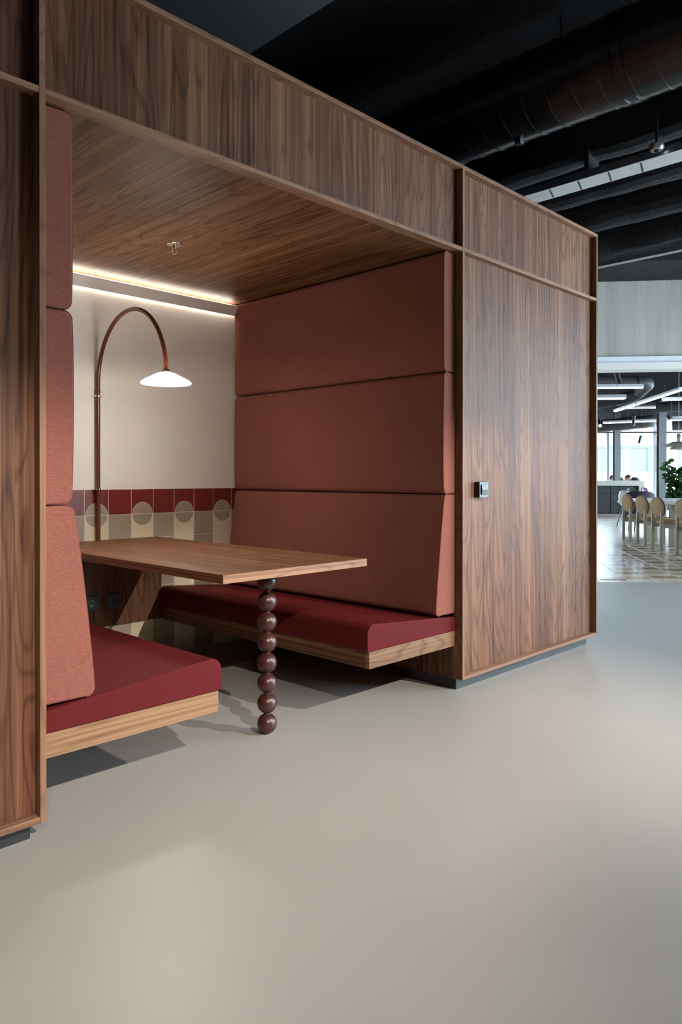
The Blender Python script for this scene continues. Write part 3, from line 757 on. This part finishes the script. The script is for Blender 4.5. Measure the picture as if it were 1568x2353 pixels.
def make_chair():
    t = thing('dining_chair', '', 'chair', group='dining chairs along the long table')
    def tilt(bm, amt):
        for v in bm.verts: v.co.x -= (v.co.z - 0.50) * amt
        return bm
    obj('backrest', tilt(ell_disc(0.272, 0.15, 0.045, cz=0.655, x=0.015), 0.10), 'boucle', t, smooth=True, world=False)
    obj('back_shell', tilt(ell_disc(0.282, 0.158, 0.012, cz=0.655, x=0.045, dome=0.004), 0.10), 'taupe', t, smooth=True, world=False)
    for s in (-1, 1):
        pr = [(-0.022, 0), (0.022, 0), (0.022, 0.42), (0.016, 0.60), (0.0, 0.685), (-0.014, 0.60), (-0.022, 0.42)]
        bm = prism([(x, z) for x, z in pr], 'Y', s * 0.19 - 0.02, s * 0.19 + 0.02)
        obj('leg', tilt(bm, 0.0), 'taupe', t, bevel=0.004, world=False)
        obj('leg', B(0.40, 0.444, s * 0.205 - 0.02, s * 0.205 + 0.02, 0, 0.40), 'taupe', t, bevel=0.004, world=False)
        obj('side_rail', B(0.02, 0.42, s * 0.19 - 0.012, s * 0.19 + 0.012, 0.345, 0.405), 'taupe', t, bevel=0.003, world=False)
    obj('front_rail', B(0.405, 0.43, -0.19, 0.19, 0.345, 0.405), 'taupe', t, world=False)
    sb = lathe([(0, 0.405), (0.21, 0.405), (0.235, 0.42), (0.235, 0.445), (0.20, 0.462), (0, 0.468)], 32, center=(0.235, 0, 0))
    for v in sb.verts: v.co.y *= 0.95
    obj('seat', sb, 'boucle', t, smooth=True, world=False)
    return t
ch0 = make_chair()
rowdir = math.atan2(-0.2, -2.55)
rr = RFROT - 0.075
chl = ['tan boucle chair with oval back at the far table end, by the plum armchair',
       'tan boucle dining chair with oval back, second from the far end of the long table',
       'tan boucle dining chair with oval back, third from the far end of the long table',
       'tan boucle dining chair with oval back, fourth from the far end of the long table']
for i, (r, f) in enumerate(((4.995, 12.96), (4.91, 12.12), (4.84, 11.36), (4.80, 10.42))):
    c2 = ch0 if i == 0 else copy_tree(ch0)
    c2.location = RF(r, f, 0.004); c2.rotation_euler = (0, 0, rr); c2['label'] = chl[i]
# --- long table
tt = thing('dining_table', 'long pale dining table with slab legs behind the oval-backed chairs', 'table', RF(5.75, 11.2), RFROT)
obj('table_top', B(-0.55, 0.55, -2.3, 2.05, 0.685, 0.74), 'white_shell', tt, bevel=0.004, world=False)
for y in (-1.9, 0.75, 1.7):
    obj('leg', B(-0.42, -0.32, y, y + 0.12, 0, 0.685), 'taupe', tt, world=False)
    obj('leg', B(0.32, 0.42, y, y + 0.12, 0, 0.685), 'taupe', tt, world=False)
obj('stretcher', B(-0.06, 0.06, -1.9, 1.8, 0.60, 0.684), 'taupe', tt, world=False)
# --- plum armchair and the chairs behind
ac = thing('armchair', 'rounded plum velvet armchair behind the long table', 'chair', RF(6.20, 15.4), RFROT)
bm = bm_new(); n = 20; rings = []
for z, ins in ((0.20, 0.02), (0.45, 0.0), (0.66, 0.0), (0.75, 0.03), (0.80, 0.09), (0.825, 0.17)):
    ring = []
    for side in (0, 1):
        for q in range(n + 1):
            a = PI * q / n if side == 0 else PI * (n - q) / n
            rad = (0.33 - ins) if side == 0 else (0.25 - ins)
            ring.append(bm.verts.new((rad * math.cos(a), -0.9 * rad * math.sin(a), z)))
    rings.append(ring)
for a, b in zip(rings[:-1], rings[1:]):
    for q in range(len(a)): bm.faces.new([a[q], a[(q + 1) % len(a)], b[(q + 1) % len(b)], b[q]])
bm.faces.new(rings[0]); bm.faces.new(rings[-1])
bmesh.ops.recalc_face_normals(bm, faces=bm.faces)
obj('backrest', bm, 'plum', ac, smooth='angle', world=False)
obj('seat', lathe([(0, 0.30), (0.27, 0.30), (0.28, 0.33), (0.28, 0.43), (0.25, 0.46), (0, 0.46)], 28), 'plum', ac, smooth='angle', world=False)
for a in range(4):
    x = 0.2 * math.cos(PI / 4 + a * PI / 2); y = 0.2 * math.sin(PI / 4 + a * PI / 2)
    obj('leg', tube([(x * 1.2, y * 1.2, 0), (x, y, 0.31)], 0.014, 8), 'black_metal', ac, world=False)
def shell_chair(label, m, r, f, rot, sc=1.0):
    t = thing('shell_chair', label, 'chair', RF(r, f), RFROT + rot)
    bm = bm_new(); n = 14; rows = []
    prof = [(0.22, 0.44, 0.20), (0.08, 0.42, 0.23), (-0.10, 0.43, 0.24), (-0.17, 0.48, 0.245), (-0.21, 0.58, 0.245), (-0.235, 0.70, 0.22), (-0.25, 0.79, 0.15), (-0.252, 0.82, 0.08)]
    for y, z, hw_ in prof:
        row = []
        for k2 in range(n + 1):
            u = -1 + 2 * k2 / n
            curl = (abs(u) ** 3) * 0.09
            row.append(bm.verts.new((u * hw_, y + (curl if z > 0.5 else 0), z + (curl if z <= 0.5 else 0))))
        rows.append(row)
    for a, b in zip(rows[:-1], rows[1:]):
        for k2 in range(n): bm.faces.new([a[k2], a[k2 + 1], b[k2 + 1], b[k2]])
    o = obj('shell', bm, m, t, smooth=True, world=False)
    md = o.modifiers.new('thick', 'SOLIDIFY'); md.thickness = 0.012
    for sx in (-1, 1):
        for sy in (-1, 1):
            obj('leg', tube([(sx * 0.21, sy * 0.21, 0), (sx * 0.13, sy * 0.12, 0.428)], 0.011, 8), 'black_metal', t, world=False)
shell_chair('white plastic shell chair half hidden by the plum armchair', 'white_shell', 6.52, 16.7, -1.2)
shell_chair('purple plastic shell chair beside the stone counter', 'plum2', 8.75, 21.0, -2.4)
# --- counter
ct = thing('bar_counter', 'grey-green stone bar counter with dark drawer fronts', 'counter', RF(7.9, 22.7), RFROT + math.atan(TILT) * 0.6)
obj('stone_top', B(-2.2, 1.24, -0.35, 0.45, 0.85, 1.0), 'stone', ct, bevel=0.004, world=False)
obj('stone_end', B(1.08, 1.24, -0.35, 0.45, 0, 0.8495), 'stone', ct, bevel=0.004, world=False)
obj('stone_end', B(-2.2, -2.04, -0.35, 0.45, 0, 0.8495), 'stone', ct, bevel=0.004, world=False)
obj('carcass', B(-2.03, 1.07, -0.24, 0.44, 0.0, 0.849), 'cabinet', ct, world=False)
for x0, x1 in ((-2.0, -1.0), (-0.98, 0.25), (0.27, 0.5), (0.52, 1.05)):
    for z0, z1 in ((0.03, 0.60), (0.62, 0.83)):
        d = obj('drawer_front', B(x0, x1, -0.265, -0.241, z0, z1), 'cabinet', ct, bevel=0.002, world=False)
        obj('handle', B((x0 + x1) / 2 - 0.03, (x0 + x1) / 2 + 0.03, -0.28, -0.266, z1 - 0.09, z1 - 0.075), 'chrome', d, world=False)
# --- columns
for lab, r, f, wd in (('grey steel column rising behind the bar counter', 8.75, 23.55, 0.09), ('grey steel column beside the leafy plant', 8.66, 20.05, 0.10)):
    cc = thing('steel_column', lab, 'column', RF(r, f), RFROT)
    obj('flange', B(-wd, wd, -0.10, -0.085, 0, HZ), 'column', cc, world=False)
    obj('flange', B(-wd, wd, 0.085, 0.10, 0, HZ), 'column', cc, world=False)
    obj('web', B(-0.012, 0.012, -0.085, 0.085, 0, HZ), 'column', cc, world=False)
    obj('base_plate', B(-0.15, 0.15, -0.15, 0.15, 0, 0.015), 'column', cc, world=False)
# --- plant
pt = thing('potted_plant', 'tall leafy green plant in a sand pot behind the long table', 'plant', RF(7.74, 17.0), RFROT)
obj('pot', lathe([(0, 0), (0.17, 0), (0.22, 0.40), (0.205, 0.40), (0.19, 0.36), (0, 0.36)], 28), 'pot', pt, smooth='angle', world=False)
sb = bm_new(); lb = bm_new()
def leafm(bm, p, d, ln, wd, roll):
    d = d.normalized(); side = d.cross(Vector((0, 0, 1)))
    if side.length < 0.05: side = Vector((1, 0, 0))
    side.normalize(); up = side.cross(d)
    side, up = side * math.cos(roll) + up * math.sin(roll), up * math.cos(roll) - side * math.sin(roll)
    pr = [(0, 0.12), (0.18, 0.62), (0.5, 1.0), (0.8, 0.85), (0.95, 0.4), (1.0, 0.05)]
    L_ = []; R_ = []; C_ = []
    for u, s_ in pr:
        c0 = p + d * (u * ln) - Vector((0, 0, 0.22 * u * u * ln))
        C_.append(bm.verts.new(c0 - up * 0.014 * s_))
        L_.append(bm.verts.new(c0 + side * wd * s_)); R_.append(bm.verts.new(c0 - side * wd * s_))
    for q in range(len(pr) - 1):
        bm.faces.new([C_[q], C_[q + 1], L_[q + 1], L_[q]]); bm.faces.new([C_[q + 1], C_[q], R_[q], R_[q + 1]])
rnd = random.Random(3)
for k2 in range(7):
    a = rnd.uniform(0, 2 * PI); top_ = Vector((0.26 * math.cos(a), 0.24 * math.sin(a), rnd.uniform(1.15, 1.55)))
    base = Vector((0.07 * math.cos(a), 0.07 * math.sin(a), 0.35))
    pts = [base.lerp(top_, q / 6) + Vector((rnd.uniform(-.02, .02), rnd.uniform(-.02, .02), 0)) for q in range(7)]
    tube(pts, 0.012, 6, bm=sb)
    for q in range(48):
        p = base.lerp(top_, rnd.uniform(0.05, 1.0)); b2 = rnd.uniform(0, 2 * PI)
        leafm(lb, p, Vector((math.cos(b2), math.sin(b2), rnd.uniform(-0.8, 0.9))), rnd.uniform(0.12, 0.19), rnd.uniform(0.045, 0.075), rnd.uniform(-1.2, 1.2))
obj('stem', sb, 'stem', pt, smooth=True, world=False)
fo = obj('foliage', lb, 'leaf', pt, world=False); fo['kind'] = 'stuff'
# --- pendant over the table
pd = thing('pendant_lamp', 'cream two-tier pendant lamp over the long table', 'lamp', RF(5.44, 11.95, 1.56), RFROT)
obj('upper_shade', lathe([(0.03, 0.135), (0.10, 0.125), (0.20, 0.085), (0.262, 0.055), (0.262, 0.049), (0.20, 0.078), (0.10, 0.116), (0.03, 0.127), (0.03, 0.135)], 40), 'shade_cream', pd, smooth=True, world=False)
obj('lower_shade', lathe([(0.03, 0.07), (0.08, 0.062), (0.13, 0.03), (0.145, 0.0), (0.14, 0.0), (0.125, 0.026), (0.07, 0.055), (0.03, 0.064), (0.03, 0.07)], 36), 'shade_cream', pd, smooth=True, world=False)
obj('stem', tube([(0, 0, 0.05), (0, 0, 0.20)], 0.028, 20), 'shade_cream', pd, smooth='angle', world=False)
obj('cap', lathe([(0, 0.19), (0.036, 0.19), (0.036, 0.25), (0.02, 0.26), (0, 0.26)], 24), 'taupe', pd, smooth='angle', world=False)
obj('cable', tube([(0, 0, 0.26), (0, 0, HZ - 1.56)], 0.004, 6), 'white_metal', pd, world=False)
obj('bulb', lathe([(0, 0.015), (0.025, 0.03), (0.02, 0.06), (0, 0.065)], 16), 'opal', pd, smooth=True, world=False)
# --- ducts, light bars and spots under the hall ceiling
def hall_duct(label, pts, r, m='duct_grey', rings=()):
    o = thing('hall_duct', label, 'duct', RF(*pts[0]))
    P_ = [RF(*p) for p in pts]
    # smooth bends
    Q = []
    for i in range(len(P_)):
        if 0 < i < len(P_) - 1:
            a = P_[i] + (P_[i - 1] - P_[i]).normalized() * r * 1.6; b = P_[i] + (P_[i + 1] - P_[i]).normalized() * r * 1.6
            for q in range(7):
                u = q / 6; Q.append(a * (1 - u) ** 2 + P_[i] * 2 * u * (1 - u) + b * u * u)
        else: Q.append(P_[i])
    obj('pipe', tube(Q, r, 28), m, o, smooth='angle')
    for i in range(len(P_) - 1):
        ln = (P_[i + 1] - P_[i]).length; d = (P_[i + 1] - P_[i]).normalized()
        q = r * 2.2
        while q < ln - r * 2:
            c0 = P_[i] + d * q
            obj('seam_ring', tube([c0 - d * 0.02, c0 + d * 0.02], r + 0.012, 24), m, o, smooth='angle'); q += 1.1
    return o
hall_duct('grey duct bending round under the black hall ceiling, closest to the concrete header', [(4.9, 16.6, 2.60), (6.05, 15.3, 2.78), (5.95, 14.3, 2.93), (3.8, 14.1, 2.95)], 0.12)
hall_duct('grey duct low in front of the far windows', [(7.2, 23.4, 2.62), (9.4, 22.4, 2.80), (9.9, 24.0, 2.9), (9.9, 26.2, 2.9)], 0.19)
hall_duct('grey duct crossing above the leafy plant', [(7.9, 18.6, 2.85), (11.5, 16.6, 3.0), (14.5, 15.0, 3.0)], 0.13)
hall_duct('grey duct behind the steel column', [(9.9, 22.2, 2.66), (13.5, 20.6, 2.75)], 0.17)
def light_bar(label, a, b, wd=0.06, z=2.95):
    A = RF(a[0], a[1], z); Bq = RF(b[0], b[1], z); d = (Bq - A); ln = d.length; ang = math.atan2(d.y, d.x)
    t = thing('linear_light', label, 'light', A, ang, group='linear lights in the hall')
    obj('housing', B(0, ln, -wd / 2, wd / 2, 0.02, 0.07), 'white_metal', t, world=False)
    obj('diffuser', B(0.01, ln - 0.01, -wd / 2 + 0.005, wd / 2 - 0.005, 0.0, 0.0195), 'tube_light', t, world=False)
    for x in (0.2 * ln, 0.8 * ln):
        obj('wire', tube([(x, 0, 0.07), (x, 0, HZ - z - 0.002)], 0.003, 6), 'black_metal', t, world=False)
light_bar('long white light bar slanting across under the hall ceiling', (7.53, 20.4), (7.02, 15.3), 0.09, 2.90)
light_bar('white light bar level with the bend of the grey duct', (6.9, 14.3), (9.0, 14.1), 0.05, 3.0)
light_bar('silver underside of a flat duct, drawn as a glowing bar behind the header', (3.6, 13.0), (5.25, 12.9), 0.10, 2.66)  # no lamp: a duct's silver underside given a glow
light_bar('wide silver underside of a flat duct, drawn glowing below the duct bend', (4.0, 12.3), (4.68, 12.2), 0.14, 2.40)  # another silver duct underside, made to glow like a lamp
light_bar('short white light bar by the pendant cable', (7.0, 16.2), (9.5, 15.5), 0.06, 2.78)
light_bar('white light bar before the far windows', (7.6, 21.5), (10.4, 19.6), 0.14, 2.66)
light_bar('white light bar beyond the steel column', (9.2, 20.6), (12.6, 19.2), 0.16, 2.72)
light_bar('thin white light bar over the bar counter', (7.75, 20.5), (9.0, 20.3), 0.05, 3.0)
def hall_spot(label, r, f, z, tiltv, lit=False):
    t = thing('hall_spotlight', label, 'spotlight', RF(r, f, z), RFROT, group='spotlights under the hall ceiling')
    d = Vector(tiltv).normalized()
    obj('housing', tube([-d * 0.11, d * 0.11], 0.036, 16), 'black_metal', t, smooth='angle', world=False)
    obj('arm', tube([(0, 0, 0), (0.05, 0, 0.12), (0.05, 0, HZ - z - 0.002)], 0.008, 6), 'black_metal', t, world=False)
    if lit: obj('lens', tube([d * 0.111, d * 0.125], 0.032, 16), 'bulb', t, world=False)
hall_spot('black spotlight hanging just past the concrete header', 3.95, 10.6, 2.56, (0.35, 0.1, -1))
hall_spot('black spotlight hanging in front of the grey duct', 6.9, 17.5, 2.44, (-0.05, 0, -1))
hall_spot('black spotlight against the bright far window', 8.3, 20.6, 2.16, (-0.25, 0, -1))
hall_spot('lit spotlight beside the bar counter', 5.95, 17.1, 2.36, (-0.1, -0.8, -0.6), True)
hall_spot('lit spotlight by the pendant cable', 7.6, 17.2, 2.47, (0, -0.9, -0.5), True)

# --- two people bending over behind the counter
def person(label, r, f, hairm, hair_long):
    t = thing('person', label, 'person', RF(r, f), RFROT)
    # skeleton: x towards the right of the view, bent over towards -x
    V = [((0.20, 0.10, 0.84), 0.125), ((0.15, 0.07, 0.95), 0.12), ((0.08, 0.03, 1.02), 0.11), ((0.0, 0, 1.045), 0.085), ((-0.08, 0, 1.06), 0.05),
         ((0.20, 0.0, 0.78), 0.095), ((0.20, -0.01, 0.46), 0.065), ((0.23, 0.0, 0.09), 0.042), ((0.13, -0.02, 0.05), 0.038),
         ((0.20, 0.20, 0.78), 0.095), ((0.20, 0.21, 0.46), 0.065), ((0.23, 0.22, 0.09), 0.042), ((0.13, 0.24, 0.05), 0.038),
         ((0.02, -0.19, 1.04), 0.062), ((-0.02, -0.23, 0.80), 0.046), ((-0.20, -0.17, 0.70), 0.034),
         ((0.02, 0.19, 1.04), 0.062), ((-0.02, 0.23, 0.80), 0.046), ((-0.20, 0.17, 0.70), 0.034)]
    Eg = [(0, 1), (1, 2), (2, 3), (3, 4), (0, 5), (5, 6), (6, 7), (7, 8), (0, 9), (9, 10), (10, 11), (11, 12), (2, 13), (13, 14), (14, 15), (2, 16), (16, 17), (17, 18)]
    me = bpy.data.meshes.new('body'); me.from_pydata([v for v, _ in V], Eg, [])
    o = bpy.data.objects.new('body', me); COL.objects.link(o); o.parent = t
    md = o.modifiers.new('skin', 'SKIN'); md.use_smooth_shade = True
    for i, (_, rad) in enumerate(V): me.skin_vertices[0].data[i].radius = (rad, rad)
    me.skin_vertices[0].data[0].use_root = True
    o.modifiers.new('sub', 'SUBSURF').levels = 1
    o.modifiers['sub'].render_levels = 1
    me.materials.append(M['jacket'])
    hd = bm_new(); bmesh.ops.create_uvsphere(hd, u_segments=20, v_segments=14, radius=0.1)
    for v in hd.verts:
        v.co.x *= 1.12; v.co.z *= 1.0; v.co.y *= 0.82
        if v.co.x < -0.04 and v.co.z < 0: v.co.x += 0.015          # jaw
        if v.co.z < -0.05: v.co.x -= 0.01
    rot = Matrix.Rotation(math.radians(-38), 4, 'Y'); tr = Matrix.Translation((-0.19, 0, 1.075))
    hd.transform(tr @ rot)
    h = obj('head', hd, 'skin', t, smooth=True, world=False)
    ns = bm_new(); bmesh.ops.create_cone(ns, segments=8, radius1=0.018, radius2=0.005, depth=0.045, cap_ends=True)
    ns.transform(tr @ rot @ Matrix.Translation((-0.115, 0, -0.005)) @ Matrix.Rotation(math.radians(-75), 4, 'Y'))
    obj('nose', ns, 'skin', h, smooth=True, world=False)
    for s in (-1, 1):
        er = bm_new(); bmesh.ops.create_uvsphere(er, u_segments=8, v_segments=6, radius=0.022)
        for v in er.verts: v.co.y *= 0.4
        er.transform(tr @ rot @ Matrix.Translation((0.015, s * 0.084, -0.01))); obj('ear', er, 'skin', h, smooth=True, world=False)
        ey = bm_new(); bmesh.ops.create_uvsphere(ey, u_segments=8, v_segments=6, radius=0.010)
        ey.transform(tr @ rot @ Matrix.Translation((-0.098, s * 0.034, 0.012))); obj('eye', ey, 'hair', h, smooth=True, world=False)
    mo = bm_new(); bmesh.ops.create_cube(mo, size=0.01)
    for v in mo.verts: v.co.y *= 3.5
    mo.transform(tr @ rot @ Matrix.Translation((-0.097, 0, -0.052))); obj('mouth', mo, 'tile_red', h, world=False)
    hr = bm_new(); bmesh.ops.create_uvsphere(hr, u_segments=20, v_segments=14, radius=0.108)
    for v in hr.verts:
        v.co.x = v.co.x * 1.10 + 0.008; v.co.y *= 0.86
    kill = [v for v in hr.verts if v.co.z < (-0.045 if hair_long else 0.0) + (0.07 if v.co.x < -0.03 else 0.0) - (0.03 if v.co.x > 0.05 else 0)]
    bmesh.ops.delete(hr, geom=kill, context='VERTS')
    hr.transform(tr @ rot)
    obj('hair', hr, hairm, t, smooth=True, world=False)
    for s in (-1, 1):
        hb = bm_new()
        bmesh.ops.create_uvsphere(hb, u_segments=10, v_segments=8, radius=0.04)
        for v in hb.verts: v.co.z *= 0.45; v.co.y *= 0.85
        hb.transform(Matrix.Translation((-0.245, s * 0.16, 0.69)))
        for k2 in range(4):
            y = s * 0.16 + (k2 - 1.5) * 0.018
            tube([(-0.27, y, 0.69), (-0.305 - 0.006 * (1.5 - abs(k2 - 1.5)), y, 0.685), (-0.33, y, 0.668)], 0.0085, 6, bm=hb)
        tube([(-0.235, s * 0.16 - s * 0.03, 0.69), (-0.265, s * 0.16 - s * 0.05, 0.685), (-0.285, s * 0.16 - s * 0.052, 0.675)], 0.0095, 6, bm=hb)
        obj('hand', hb, 'skin', t, smooth=True, world=False)
person('person with short dark hair in a dark jacket bending over behind the bar counter', 9.37, 23.75, 'hair', False)
person('person with auburn hair bending over behind the bar counter, half hidden by a steel column', 9.12, 24.4, 'hair_red', True)

# --- outside the far windows
struct('ground_outside', quad_rf(-30, 60, 27.7, 60, -0.30, -0.16), 'paving', 'pale paving outside the windows')
fb = thing('street_building', 'pale building with wide shop windows across the street outside', 'building', RF(17.0, 44.0, -0.16), RFROT)
obj('wall', B(-16, 16, 0.3, 4, 0, 9), 'facade', fb, world=False)
for x in (-9.5, -5.2, -2.25, 0.2, 3.1, 7.0):
    wn_ = obj('shop_window', B(x, x + 2.2, 0.27, 0.3, 1.6, 3.0), 'facade_glass', fb, world=False)
    obj('window_frame', B(x - 0.1, x + 2.3, 0.22, 0.268, 3.0, 3.14), 'facade_frame', wn_, world=False)
    obj('window_frame', B(x + 1.05, x + 1.15, 0.22, 0.268, 1.6, 3.0), 'facade_frame', wn_, world=False)
